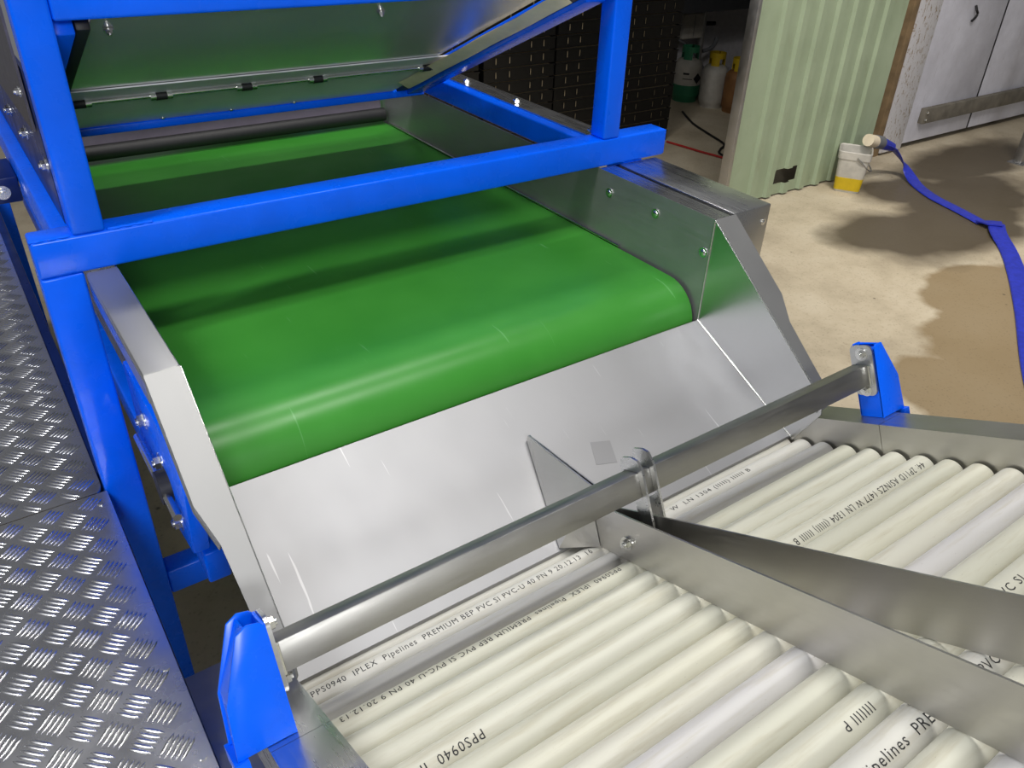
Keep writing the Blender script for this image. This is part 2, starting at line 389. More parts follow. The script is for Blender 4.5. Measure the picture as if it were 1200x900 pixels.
for x in (0.255, 0.425, 0.62, 0.80, 1.11):
    bm = BM(); rod(bm, hp(x-0.024, 0.336, 0.010), hp(x+0.024, 0.336, 0.010), 0.009, 12)
    k = obj('hinge_knuckle', bm, 'zinc', hop)
    bm = BM(); rod(bm, hp(x-0.012, 0.336, 0.010), hp(x+0.012, 0.336, 0.010), 0.0098, 12); obj('knuckle_sleeve', bm, 'black', k)
for x in (0.48, 0.66, 0.84): bolt(hop, hp(x, 0.022, 0.0075), UN, 0.006, dome=True)
for x in (0.262, 0.745): bolt(hop, hp(x, 0.868, 0.002), UN, 0.0055)
tube('bottom_rail', 0.166, 1.268, 2.272, 2.31, -0.634, -0.612, parent=hop)
def diag(name, x0, x1, o0, o1, mat, u0=-0.03, u1=0.92, bev=0.004, label=None):
    bm = BM(); sheet(bm, [hp(x0, u0, o0), hp(x1, u0, o0), hp(x1, u1, o0), hp(x0, u1, o0)], UN*(o1-o0))
    return obj(name, bm, mat, hop, bevel=bev, label=label)
diag('side_rail', 1.205, 1.262, -0.03, 0.022, 'blue')
diag('side_rail', 0.1665, 0.206, -0.03, 0.020, 'blue')
diag('rubber_seal', 0.207, 0.229, -0.01, 0.014, 'black', 0.05)
diag('rubber_seal', 1.165, 1.203, -0.01, 0.012, 'black', 0.02)
# cream rubber edging, slightly wavy
bm = BM(); n = 14; top = []; bot = []
for i in range(n+1):
    u = 0.16+0.80*i/n; wv = 0.004*math.sin(i*1.3)
    top.append(hp(1.108+wv, u, 0.010)); bot.append(hp(1.146+wv*0.5, u-0.02, 0.026))
sheet(bm, top+bot[::-1], (0.006, 0, 0)); obj('rubber_edging', bm, 'cream', hop, label='cream rubber edging strip')
# left outside wall of the hopper
bm = BM(); sheet(bm, [(0.124, 1.472, z(-0.548)), (0.124, 2.4, z(-0.548)), (0.124, 2.4, z(-0.44)), (0.124, 1.60, z(-0.30)), (0.124, 1.472, z(-0.30))], (0.006, 0, 0))
obj('side_plate', bm, 'navy', hop, label='dark blue side plate')
bm = BM(); sheet(bm, [(0.118, 1.50, z(-0.40)), (0.118, 2.35, z(-0.43)), (0.118, 2.35, z(0.02)), (0.118, 1.50, z(0.02))], (0.004, 0, 0))
obj('side_panel', bm, 'dark_steel', hop, label='dark steel outer panel')
for y, zz in ((1.50, -0.455), (1.72, -0.458), (1.95, -0.47)): bolt(hop, (0.124, y, z(zz)), (-1, 0, 0), 0.009)
for y, zz in ((1.535, -0.344), (1.9, -0.36)): bolt(hop, (0.118, y, z(zz)), (-1, 0, 0), 0.006)

# ------------------------------------------------------------------ belt conveyor
XL, XR = 0.178, 1.260
cv = thing('belt_conveyor', 'wide belt conveyor with bright green belt between stainless side skirts', 'conveyor', (0.72, 1.6, 0))
def loop_profile(y0, y1, zt, r, n=18):
    pts = []
    zc = zt-r
    for i in range(n+1):
        a = math.pi/2+math.pi*i/n; pts.append((y0+r*math.cos(a), zc+r*math.sin(a)))
    for i in range(n+1):
        a = -math.pi/2+math.pi*i/n; pts.append((y1+r*math.cos(a), zc+r*math.sin(a)))
    return pts
bm = BM()
outer = loop_profile(1.131, 3.3, z(-0.783), 0.086); inner = loop_profile(1.131, 3.3, z(-0.783)-0.004, 0.082)
def ring(x, prof): return [bm.verts.new((x, y, zz)) for y, zz in prof]
x0, x1 = XL+0.008, XR-0.007
ro0, ro1, ri0, ri1 = ring(x0, outer), ring(x1, outer), ring(x0, inner), ring(x1, inner); N = len(outer)
for i in range(N):
    j = (i+1) % N
    bm.faces.new((ro0[i], ro0[j], ro1[j], ro1[i])); bm.faces.new((ri0[i], ri1[i], ri1[j], ri0[j]))
    bm.faces.new((ro0[i], ri0[i], ri0[j], ro0[j])); bm.faces.new((ro1[i], ro1[j], ri1[j], ri1[i]))
obj('belt', bm, 'belt', cv, smooth=50, label='smooth bright green conveyor belt')
for y in (1.131, 3.3):
    bm = BM(); rod(bm, (x0+0.002, y, z(-0.869)), (x1-0.002, y, z(-0.869)), 0.0815, 32); obj('pulley', bm, 'galv', cv)
obj('slider_bed', box(BM(), x0+0.01, x1-0.01, 1.24, 3.2, z(-0.80), z(-0.788)), 'galv', cv)
# right skirt: upright sheet, outward top flange, bead along the belt
bm = BM(); sheet(bm, [(XR, 1.037, z(-0.616)), (XR, 1.037, z(-0.955)), (XR, 3.3, z(-0.955)), (XR, 3.3, z(-0.6305)), (XR, FY1+0.02, z(-0.6305)), (XR, FY1, z(-0.617)), (XR, FY0, z(-0.616))], (0.003, 0, 0))
obj('side_skirt', bm, 'skirt', cv)
bm = BM(); sheet(bm, [(XR+0.0005, 1.037, z(-0.6158)), (1.306, 1.037, z(-0.6158)), (1.306, FY0-0.001, z(-0.6158)), (XR+0.0005, FY0-0.001, z(-0.6158))], (0, 0, -0.003))
obj('skirt_flange', bm, 'steel_y', cv)
obj('belt_seal', rod(BM(), (XR-0.004, 1.31, z(-0.7785)), (XR-0.004, 2.50, z(-0.7785)), 0.0036, 12), 'zinc', cv)
for y, zz in ((1.367, -0.663), (1.208, -0.661), (1.053, -0.696)): bolt(cv, (XR-0.0005, y, z(zz)), (-1, 0, 0), 0.0075, dome=True)
# closed cover box outside the right skirt
cb = obj('drive_cover', box(BM(), 1.322, 1.442, 1.040, 1.412, z(-0.93), z(-0.6158)), 'steel_y', cv, bevel=0.003, label='stainless drive cover beside the belt')
bolt(cb, (1.425, 1.040, z(-0.655)), (0, -1, 0), 0.005, dome=True)
bolt(cb, (1.428, 1.040, z(-0.75)), (0, -1, 0), 0.005, dome=True)
# left skirt and channel guard
bm = BM(); sheet(bm, [(XL, 1.037, z(-0.616)), (XL, 1.037, z(-0.955)), (XL, 3.3, z(-0.955)), (XL, 3.3, z(-0.6305)), (XL, FY1+0.02, z(-0.6305)), (XL, FY1, z(-0.617)), (XL, FY0, z(-0.616))], (-0.003, 0, 0))
obj('side_skirt', bm, 'steel_y', cv)
bm = BM(); box(bm, 0.129, XL+0.001, 1.037, FY0-0.001, z(-0.632), z(-0.6155)); obj('guard_channel', bm, 'flange', cv, bevel=0.003, seg=2, label='stainless channel guard on the left of the belt')
obj('guard_lip', box(BM(), 0.129, 0.133, 1.040, FY0-0.002, z(-0.665), z(-0.6325)), 'steel_y', cv)
# rear rubber apron rolled over the belt
bm = BM(); pr = [(2.552, -0.56), (2.552, -0.70), (2.548, -0.735), (2.540, -0.760), (2.530, -0.772), (2.536, -0.774), (2.546, -0.763), (2.555, -0.737), (2.558, -0.70), (2.558, -0.56)]
sheet(bm, [(x0+0.004, y, z(v)) for y, v in pr], (x1-x0-0.008, 0, 0)); obj('rear_apron', bm, 'apron', cv, smooth=60, label='dark grey rubber apron')
bm = BM(); rod(bm, (x0+0.004, 2.528, z(-0.752)), (x1-0.004, 2.528, z(-0.752)), 0.022, 16); obj('apron_roll', bm, 'black', cv)
# blue take-up plate with bolts under the left guard
bm = BM(); sheet(bm, [(0.146, 1.40, z(-0.79)), (0.146, 1.10, z(-0.79)), (0.146, 1.06, z(-0.86)), (0.146, 1.10, z(-1.02)), (0.146, 1.22, z(-1.05)), (0.146, 1.40, z(-0.98))], (0.028, 0, 0))
tk = obj('take_up_plate', bm, 'blue', cv, bevel=0.004, label='blue take-up bearing plate')
for y, zz in ((1.30, -0.86), (1.22, -0.90), (1.16, -0.99)): bolt(tk, (0.146, y, z(zz)), (-1, 0, 0), 0.012)
bm = BM(); rod(bm, (0.128, 1.19, z(-0.93)), (0.146, 1.19, z(-0.93)), 0.03, 20); obj('bearing_housing', bm, 'black', tk)
bm = BM(); rod(bm, (0.135, 1.10, z(-0.93)), (0.135, 1.36, z(-0.93)), 0.007, 12); obj('adjuster_screw', bm, 'zinc', tk)
tube('chassis_beam', 0.16, 0.20, 1.10, 3.2, -1.10, -1.03, parent=cv)
tube('chassis_beam', 1.24, 1.28, 1.10, 3.2, -1.10, -1.03, parent=cv)

# ------------------------------------------------------------------ discharge chute
ch = thing('discharge_chute', 'stainless steel chute sloping from green belt down to white rollers', 'chute', (0.72, 0.74, z(-0.991)))
CT, CB = Vector((0, 1.037, z(-0.854))), Vector((0, 0.741, z(-0.991)))
cdv = (CT-CB).normalized(); cnv = Vector((0, -cdv.z, cdv.y))
def cp(x, u, off=0.0): return Vector((x, 0, 0))+CB+cdv*u+cnv*off
CL = (CT-CB).length
bm = BM()
prof = [(0.0, -0.020), (0.0, -0.004), (0.003, 0.0), (CL, 0.0), (CL, -0.003), (0.005, -0.003), (0.003, -0.006), (0.003, -0.020)]
sheet(bm, [cp(XL+0.001, u, o) for u, o in prof], (XR-XL-0.002, 0, 0))
obj('floor_plate', bm, 'chute', ch, label='scuffed stainless chute floor')
bm = BM(); c0 = cp(0.842, 0.135, 0.0003)
sheet(bm, [cp(0.815, 0.115, 0.0002), cp(0.858, 0.103, 0.0002), cp(0.872, 0.148, 0.0002), cp(0.832, 0.160, 0.0002)], cnv*0.0003)
obj('tape_residue', bm, 'residue', ch)
for X, s in ((XR, 1), (XL, -1)):
    bm = BM(); sheet(bm, [(X, 1.036, z(-0.617)), (X, 0.695, z(-0.876)), (X, 0.690, z(-0.905)), (X, 0.738, z(-1.0)), (X, 1.036, z(-0.865))], (0.003*s, 0, 0))
    obj('cheek_plate', bm, 'cheek' if s > 0 else 'flange', ch)
    bm = BM(); xe = X-s*0.0008  # thin bright rods added to stand in for highlights along folds and joint
    rod(bm, (xe, 1.036, z(-0.617)), (xe, 0.695, z(-0.876)), 0.0016, 10); obj('edge_glint_rod', bm, 'zinc', ch)
    bm = BM(); rod(bm, (xe, 1.036, z(-0.617)), (xe, 1.036, z(-0.853)), 0.0016, 10); obj('edge_glint_rod', bm, 'zinc', ch)
    bm = BM(); rod(bm, (xe, 1.037, z(-0.8532)), (xe, 0.741, z(-0.990)), 0.0016, 10); obj('seam_glint_rod', bm, 'zinc', ch)
    # flange folded outwards along the sloping edge, narrowing half way
    ed = lambda t_: Vector((X, 1.036+(0.695-1.036)*t_, z(-0.617)+(-0.876+0.617)*t_))
    stations = [(0.0, 0.060 if s > 0 else 0.049), (0.46, 0.056 if s > 0 else 0.048), (0.60, 0.034), (0.80, 0.030), (1.0, 0.027)]
    pts = [ed(t_) for t_, w_ in stations]+[ed(t_)+Vector((s*w_, 0, 0)) for t_, w_ in stations[::-1]]
    bm = BM(); sheet(bm, pts, (0, -0.0018, 0.0024)); obj('edge_flange', bm, 'flange', ch)
    # lip folded back down along the outer edge and closing tab at the tip
    bm = BM(); q = [ed(t_)+Vector((s*w_, 0, 0)) for t_, w_ in stations[:3]]
    dn = Vector((0, 0.018, -0.024)); sheet(bm, q+[p+dn for p in q[::-1]], (-0.002*s, 0, 0)); obj('flange_lip', bm, 'flange', ch)
    e1 = ed(1.0); bm = BM()
    sheet(bm, [e1, e1+Vector((s*0.027, 0, 0)), e1+Vector((s*0.027, 0.002, -0.024)), e1+Vector((s*0.006, 0.004, -0.030)), e1+Vector((0, 0.004, -0.030))], (0, 0.002, 0))
    obj('end_tab', bm, 'flange', ch)

# ------------------------------------------------------------------ inclined roller table (local axes: x across, y = back down the slope, z = off the surface)
TH = math.radians(26); TO = Vector((0, 0.741, z(-0.991))); TR = Matrix.Rotation(-TH, 3, 'X')
tb = thing('roller_table', 'inclined roller table of cream plastic pipe rollers in stainless rails', 'roller table', TO, TR)
SEND = 1.08
PITCH, S0, RR = 0.0508, 0.032, 0.0241
X0R, X1R = 0.183, 1.2555
rb = BM(); rod(rb, (X0R, 0, 0), (X1R, 0, 0), RR, 40); roller_me = finish(rb, 'roller', 'pvc', 50)
rollers = []
k = -1
while S0+PITCH*k < SEND:
    o = bpy.data.objects.new('roller', roller_me); col.objects.link(o); o.parent = tb
    o.location = (0, -(S0+PITCH*k), -RR); o.rotation_euler = (random.uniform(0, 6.28), 0, 0); TREE[o] = TREE[tb]; rollers.append(o); k += 1
def rol(k): return rollers[k+1]
bm = BM(); rod(bm, (X0R-0.012, 0, 0), (X1R+0.012, 0, 0), 0.006, 10); axle_me = finish(bm, 'axle', 'galv', 40)
for o in rollers:
    a = bpy.data.objects.new('axle', axle_me); col.objects.link(a); a.parent = o
# side rails in two lengths
for s in (1, -1):
    xin = 1.262 if s > 0 else 0.176
    for y0, y1 in ((-0.2065, 0.012), (-SEND-0.06, -0.2075)):
        bm = BM(); prof = [(0, -0.085), (0, 0.047), (0.072, 0.047), (0.072, -0.02), (0.0695, -0.02), (0.0695, 0.0445), (0.0025, 0.0445), (0.0025, -0.085)]
        sheet(bm, [(xin+s*a, y0, b) for a, b in prof], (0, y1-y0, 0)); obj('side_rail', bm, 'divider' if s > 0 else 'steel_y', tb, True)
    # blue upright bracket bolted to the rail
    xb = 1.298 if s > 0 else 0.140
    f = lambda w_: xb+s*w_
    bm = BM(); poly = [(0.0, 0.0475), (0.0, 0.183), (0.006, 0.190), (0.024, 0.190), (0.062, 0.116), (0.067, 0.0475)]
    if s < 0: poly = [(0.0, 0.0475), (0.0, 0.183), (0.006, 0.190), (0.020, 0.193), (0.034, 0.186), (0.064, 0.112), (0.0695, 0.0475)]
    sheet(bm, [(f(a), -0.195, b) for a, b in poly], (0, 0.004, 0)); sheet(bm, [(f(a), -0.150, b) for a, b in poly], (0, 0.004, 0))
    br = obj('bracket', bm, 'blue', tb, True, bevel=0.0012, label='blue bracket holding the cross bar')
    bm = BM(); box(bm, min(f(0), f(0.004)), max(f(0), f(0.004)), -0.1948, -0.1462, 0.0475, 0.186); obj('inner_web', bm, 'blue', br, True)
    bm = BM(); sheet(bm, [(f(0.024), -0.1948, 0.1885), (f(0.061), -0.1948, 0.116), (f(0.066), -0.1948, 0.0475), (f(0.062), -0.1948, 0.0475), (f(0.057), -0.1948, 0.115), (f(0.021), -0.1948, 0.1865)], (0, 0.0485, 0)); obj('outer_web', bm, 'blue', br, True)
    bm = BM(); box(bm, min(f(0.058), f(0.074)), max(f(0.058), f(0.074)), -0.2, -0.142, 0.028, 0.0470); obj('foot', bm, 'blue', br, True)
# outer left body panel below the rail
bm = BM(); prof = [(-0.02, -0.075), (0.085, -0.075), (0.085, -0.078), (-0.02, -0.078)]
bm = BM(); sheet(bm, [(0.02, 0.36, -0.075), (0.172, 0.36, -0.075), (0.172, -0.9, -0.075), (0.02, -0.9, -0.075)], (0, 0, -0.12))
obj('body_panel', bm, 'galv', tb, True, bevel=0.008, seg=3)
bm = BM(); box(bm, 0.18, 1.26, -0.9, 0.10, -0.16, -0.155); obj('under_tray', bm, 'galv', tb, True)
for x in (0.10, 1.32):
    bm = BM(); box(bm, x-0.025, x+0.025, 0.28, 0.33, 0.0, 0.5); bm.transform(Matrix.Translation((0, 0.3, 0)))
    bm.free(); bm = BM(); box(bm, x-0.025, x+0.025, 0.02, 0.07, 0.0, z(-0.86)); obj('leg', bm, 'blue', tb)

# print on the pipes: flat lettering wrapped on the roller surface
def lettering(parent, text, xa, xb, ang, flip, height=0.0085, name='printed_lettering'):
    cu = bpy.data.curves.new('txt', 'FONT'); cu.body = text; cu.size = 1.0; cu.resolution_u = 2; cu.space_character = 1.15
    to = bpy.data.objects.new('txt', cu); col.objects.link(to)
    dg = bpy.context.evaluated_depsgraph_get(); me = bpy.data.meshes.new_from_object(to.evaluated_get(dg))
    bpy.data.objects.remove(to); bpy.data.curves.remove(cu)
    bm = BM(); bm.from_mesh(me); bpy.data.meshes.remove(me)
    xs_ = [v_.co.x for v_ in bm.verts]; lo, hi = min(xs_), max(xs_)
    sx = (xb-xa)/(hi-lo); sy = height/0.70; r = RR+0.00025
    inv = parent.rotation_euler.x
    for yy in [0.1*i_-0.25 for i_ in range(13)]:
        bmesh.ops.bisect_plane(bm, geom=bm.verts[:]+bm.edges[:]+bm.faces[:], plane_co=(0, yy, 0), plane_no=(0, 1, 0))
    for v_ in bm.verts:
        u = (v_.co.x-lo)*sx; vv = (v_.co.y-0.35)*sy
        if flip: x = xb-u; a = ang+vv/r
        else: x = xa+u; a = ang-vv/r
        # angle a from +z towards the viewer (local -y)
        p = Vector((x, -r*math.sin(a), r*math.cos(a))); p.rotate(Matrix.Rotation(-inv, 3, 'X')); v_.co = p
    o = bpy.data.objects.new(name, finish(bm, name, 'ink', 0)); col.objects.link(o); o.parent = parent
    return o
FULL = 'PPS0940  IPLEX  Pipelines  PREMIUM BEP PVC SI PVC-U 40 PN 9 20.12.13  16'
PIPE = 'AS/NZS 1477 W LN 1304 (IIIII) IIIII B'
lettering(rol(0), FULL, 0.194, 0.690, 0.35, False, 0.0105)
lettering(rol(2), FULL, 0.176, 0.672, 0.12, True, 0.0105)
lettering(rol(5), 'PPS0940  IPLEX', 0.20, 0.318, 0.75, True, 0.012)
lettering(rol(0), 'W  LN 1304 (IIIII) IIIIII B', 0.875, 1.085, 0.35, False, 0.0095)
lettering(rol(5), '44: 2P11D AS/NZS 1477 W LN 1304 (IIIII) IIIIII B', 0.885, 1.235, 0.75, True, 0.012)
lettering(rol(12), 'Pipelines  PREMIUM BEP PVC SI PVC-U 40', 0.53, 0.88, 0.65, False, 0.012)
lettering(rol(11), 'IIIIIII P', 0.575, 0.622, 0.65, True, 0.011)
lettering(rol(11), 'PVC SI', 0.88, 0.94, 0.5, False, 0.011)

# ------------------------------------------------------------------ V shaped lane divider on the rollers
dv = thing('lane_divider', 'stainless V shaped lane divider standing on the white rollers', 'divider', TO, TR)
def dplate(xa, sa, xb, sb, h0, h1, th, name='divider_plate'):
    bm = BM(); n = Vector((sb-sa, xb-xa, 0)).normalized()
    a, b = Vector((xa, -sa, 0)), Vector((xb, -sb, 0)); d = (b-a).normalized(); nn = Vector((-d.y, d.x, 0))
    sheet(bm, [a+Vector((0, 0, h0)), b+Vector((0, 0, h0)), b+Vector((0, 0, h1)), a+Vector((0, 0, h1))], nn*th)
    return obj(name, bm, 'divider', dv, True, label=None)
dplate(0.705, 0.050, 0.586, 1.09, 0.0012, 0.082, 0.003)
dplate(0.709, 0.050, 0.800, 1.09, 0.0012, 0.082, -0.003)
iT = TREE[dv].inverted()
tipp = iT @ Vector((0.712, 0.925, z(-0.884))); Lf = iT @ Vector((0.655, 0.746, z(-0.985))); Up = iT @ Vector((0.702, 0.732, z(-0.860)))
Lb = Vector((0.703, -0.050, 0.003)); Lt = Vector((0.704, -0.050, 0.081)); tip0 = iT @ Vector((0.715, 0.931, z(-0.899)))
bm = BM(); sheet(bm, [tip0, Lf, Up, tipp], (0.0025, 0, 0)); obj('nose_plate', bm, 'divider', dv, True, label='pointed nose plate on the chute')
bm = BM(); sheet(bm, [Lf+Vector((0, 0, 0.0)), Lb, Lt, Up], (0.002, 0.001, 0)); obj('nose_web', bm, 'divider', dv, True)
Rf = iT @ Vector((0.765, 0.746, z(-0.985)))
bm = BM(); sheet(bm, [tip0+Vector((0.003, 0, 0)), Rf, Up+Vector((0.006, 0, 0)), tipp+Vector((0.003, 0, 0))], (0.002, 0, 0)); obj('nose_plate', bm, 'divider', dv, True)
bm = BM(); sheet(bm, [Rf, Lb+Vector((0.008, 0, 0)), Lt+Vector((0.008, 0, 0)), Up+Vector((0.006, 0, 0))], (0.002, 0.001, 0)); obj('nose_web', bm, 'divider', dv, True)
bolt(dv, (0.6915, -0.142, 0.036), (-1, -0.11, 0), 0.0075, True)
bolt(dv, (0.7235, -0.178, 0.064), (-1, 0, 0.1), 0.0075, True)

# ------------------------------------------------------------------ cross bar clamped over the divider
cr = thing('cross_bar', 'square stainless bar bolted across the roller table between blue brackets', 'bar', TO, TR)
bm = BM(); box(bm, 0.1455, 1.2925, -0.180, -0.148, 0.112, 0.153); obj('bar', bm, 'bar', cr, True, bevel=0.003, seg=2)
def rounded(y0, y1, z0, z1, r, n=5):
    out = []
    for cy_, cz_, a0 in ((y1-r, z1-r, 0), (y0+r, z1-r, 90), (y0+r, z0+r, 180), (y1-r, z0+r, 270)):
        for i in range(n+1):
            a = math.radians(a0+90*i/n); out.append((cy_+r*math.cos(a), cz_+r*math.sin(a)))
    return out
for s in (1, -1):
    x = 1.2925 if s > 0 else 0.1405
    bm = BM(); sheet(bm, [(x, a, b) for a, b in rounded(-0.192, -0.146, 0.092, 0.190, 0.012)], (0.005, 0, 0))
    fl = obj('end_flange', bm, 'steel', cr, True)
    xx = x if s > 0 else x+0.005
    for hh in (0.171, 0.101): bolt(cr, (xx, -0.170, hh+0.002), (-s, 0, 0), 0.008, True)
    bm = BM(); tube_path(bm, [(xx-s*0.001, -0.182, 0.113), (xx-s*0.001, -0.182, 0.152)], 0.0035, 8); obj('weld_bead', bm, 'zinc', cr, True)
for x, dz in ((0.7105, 0.0), (0.7345, 0.006)):
    bm = BM(); y0, y1 = -0.192, -0.140
    poly = [(-0.192, 0.020), (-0.1905, 0.160), (-0.183, 0.172+dz), (-0.170, 0.176+dz), (-0.150, 0.174+dz), (-0.141, 0.164), (-0.141, 0.110), (-0.1475, 0.110), (-0.1475, 0.1535), (-0.1805, 0.1535), (-0.1805, 0.110), (-0.160, 0.100), (-0.165, 0.020)]
    sheet(bm, [(x, a, b) for a, b in poly], (0.004, 0, 0)); obj('clamp_plate', bm, 'steel', cr, True)

# ------------------------------------------------------------------ tread plate walkway
wk = thing('walkway', 'aluminium tread plate walkway with raised five-bar pattern beside the machine', 'walkway', (-0.3, 1.4, 0))
DZ = z(-1.065)
bm = BM(); sheet(bm, [(-0.80, 0.2, DZ), (0.064, 0.2, DZ), (0.0635, 1.405, DZ), (0.062, 1.41, DZ), (-0.80, 1.41, DZ)], (0, 0, -0.004)); sh1 = obj('deck_sheet', bm, 'alu', wk)
bm = BM(); sheet(bm, [(-0.80, 1.4125, DZ), (0.046, 1.4125, DZ), (0.053, 1.420, DZ), (0.057, 1.435, DZ), (0.057, 3.45, DZ), (-0.80, 3.45, DZ)], (0, 0, -0.004)); sh2 = obj('deck_sheet', bm, 'alu', wk)
bm = BM(); box(bm, 0.020, 0.0660, 0.2, 1.405, DZ-0.09, DZ-0.0045); obj('edge_beam', bm, 'navy', wk, bevel=0.003)
bm = BM(); box(bm, 0.015, 0.080, 1.485, 3.30, DZ-0.09, DZ-0.0045); obj('edge_beam', bm, 'navy', wk, bevel=0.003)
for y in (0.5, 2.5):
    bm = BM(); box(bm, -0.75, -0.69, y, y+0.06, 0, DZ-0.0045); obj('leg', bm, 'blue', wk)
for x, y in ((0.046, 1.375), (0.048, 0.935), (0.05, 0.76)):
    bm = BM(); rod(bm, (x, y, DZ-0.001), (x, y, DZ+0.002), 0.0055, 14); obj('screw', bm, 'zinc', wk)
# raised bars: lens shaped ridge, five to a cell
L5, W5, H5 = 0.0195, 0.0033, 0.0021
def bar_verts():
    vs, fs = [], []
    n = 6
    for i in range(n+1):
        u = -1+2*i/n; ww = W5*math.sqrt(max(0, 1-abs(u)**2.2)); hh = H5*math.sqrt(max(0, 1-abs(u)**3))
        vs += [(u*L5, -ww, 0), (u*L5, -ww*0.45, hh*0.85), (u*L5, ww*0.45, hh*0.85), (u*L5, ww, 0)]
    for i in range(n):
        for k_ in range(3): fs.append((i*4+k_, i*4+4+k_, i*4+5+k_, i*4+k_+1))
    return vs, fs
bv, bf = bar_verts()
bar_me = bpy.data.meshes.new('tread_bar'); bar_me.from_pydata(bv, [], bf); bar_me.materials.append(M['alu']); bar_me.polygons.foreach_set('use_smooth', [True]*len(bf))
spots = []
for i in range(-10, 3):
    for j in range(-12, 38):
        for kind in (0, 1):
            cx_ = -0.0073+0.066*i+(0.033 if kind else 0); cy_ = 1.0255+0.066*j-(0.033 if kind else 0)
            if cx_ < -0.52 or cy_ < 0.45 or cy_ > 3.4: continue
            d = (0.7071, 0.7071) if kind else (0.7071, -0.7071)
            for q in range(-2, 3):
                x, y = cx_-d[1]*0.0079*q, cy_+d[0]*0.0079*q
                lim = 0.060 if y < 1.41 else 0.052
                if x+0.0125 > lim or abs(y-1.411) < 0.012: continue
                spots.append((x, y, math.atan2(d[1], d[0])))
def dist(s_): return (Vector((s_[0], s_[1], DZ))-Vector((0, 0, ZF))).length
def seen(s_):
    v_ = Vector((s_[0], s_[1], DZ))-Vector((0, 0, ZF)); c_ = (v_.dot(right), v_.dot(down), v_.dot(fwd))
    if c_[2] < 0.05: return False
    return -620 < 939*c_[0]/c_[2] < 610 and -450 < 939*c_[1]/c_[2] < 485
spots.sort(key=lambda s_: (not seen(s_), dist(s_)))
rest = {0: ([], []), 1: ([], [])}
for n_, (x, y, a) in enumerate(spots):
    par = sh1 if y < 1.411 else sh2
    if n_ < 300:
        o = bpy.data.objects.new('tread_bar', bar_me); col.objects.link(o); o.parent = par
        o.location = (x+0.3, y-1.4, DZ+0.0001); o.rotation_euler = (0, 0, a)
    else:
        vs, fs = rest[0 if par is sh1 else 1]; b0 = len(vs); ca, sa = math.cos(a), math.sin(a)
        vs += [(x+0.3+p[0]*ca-p[1]*sa, y-1.4+p[0]*sa+p[1]*ca, DZ+0.0001+p[2]) for p in bv]; fs += [tuple(q+b0 for q in f_) for f_ in bf]
for k_, par in ((0, sh1), (1, sh2)):
    vs, fs = rest[k_]; me = bpy.data.meshes.new('tread_bars'); me.from_pydata(vs, [], fs); me.materials.append(M['alu'])
    me.polygons.foreach_set('use_smooth', [True]*len(fs))
    o = bpy.data.objects.new('tread_bars', me); col.objects.link(o); o.parent = par; o['kind'] = 'stuff'

# ------------------------------------------------------------------ stacked black crates behind the machine
CW, CH, CY, CDp = 0.558, 0.0845, 4.40, 0.38
def crate_mesh():
    bm = BM(); sl = [0.17, 0.36, 0.66, 0.84]; xs_ = [0.0]
    for f_ in sl: xs_ += [f_*CW-0.005, f_*CW+0.005]
    xs_ += [CW]; zc = [0.003, 0.024, 0.064, CH-0.004]
    for i in range(len(xs_)-1):
        if i % 2: box(bm, xs_[i], xs_[i+1], 0, 0.004, zc[0], zc[1]); box(bm, xs_[i], xs_[i+1], 0, 0.004, zc[2], zc[3])
        else: box(bm, xs_[i], xs_[i+1], 0, 0.004, zc[0], zc[3])
    box(bm, 0, 0.004, 0.004, CDp, zc[0], zc[3]); box(bm, CW-0.004, CW, 0.004, CDp, zc[0], zc[3]); box(bm, 0, CW, CDp-0.004, CDp, zc[0], zc[3])
    box(bm, 0.004, CW-0.004, 0.004, CDp-0.004, zc[0], 0.007)
    box(bm, -0.004, CW+0.004, -0.005, 0.0, CH-0.012, CH-0.004); box(bm, -0.004, CW+0.004, CDp, CDp+0.005, CH-0.012, CH-0.004)
    for f_ in sl: box(bm, f_*CW-0.009, f_*CW-0.006, -0.003, 0, 0.020, 0.068)
    return finish(bm, 'crate', 'crate', 0)
crate_me = crate_mesh()
liner_me = finish(box(BM(), 0.012, CW-0.012, 0.010, CDp-0.012, 0.008, CH-0.010), 'liner', 'liner', 0)
ords = ['lowest', 'second', 'third', 'fourth', 'fifth', 'sixth', 'seventh', 'eighth', 'ninth', 'tenth', 'eleventh', 'twelfth', 'thirteenth', 'fourteenth']
stk = [(2.285, 'leftmost stack, above the hopper rail'), (2.880, 'second stack from the left'), (3.455, 'stack behind the right blue post'), (4.030, 'stack beside the dark doorway')]
for sx_, desc in stk:
    for r_ in range(14):
        c = bpy.data.objects.new('slotted_crate', crate_me); col.objects.link(c)
        c.location = (sx_+random.uniform(-0.003, 0.003), CY+random.uniform(-0.004, 0.004), r_*CH)
        tag(c, f'black slotted plastic crate, {ords[r_]}{"" if r_ == 0 else " from the floor"} in the {desc}', 'crate', 'stacked black crates')
        l_ = bpy.data.objects.new('liner', liner_me); col.objects.link(l_); l_.parent = c

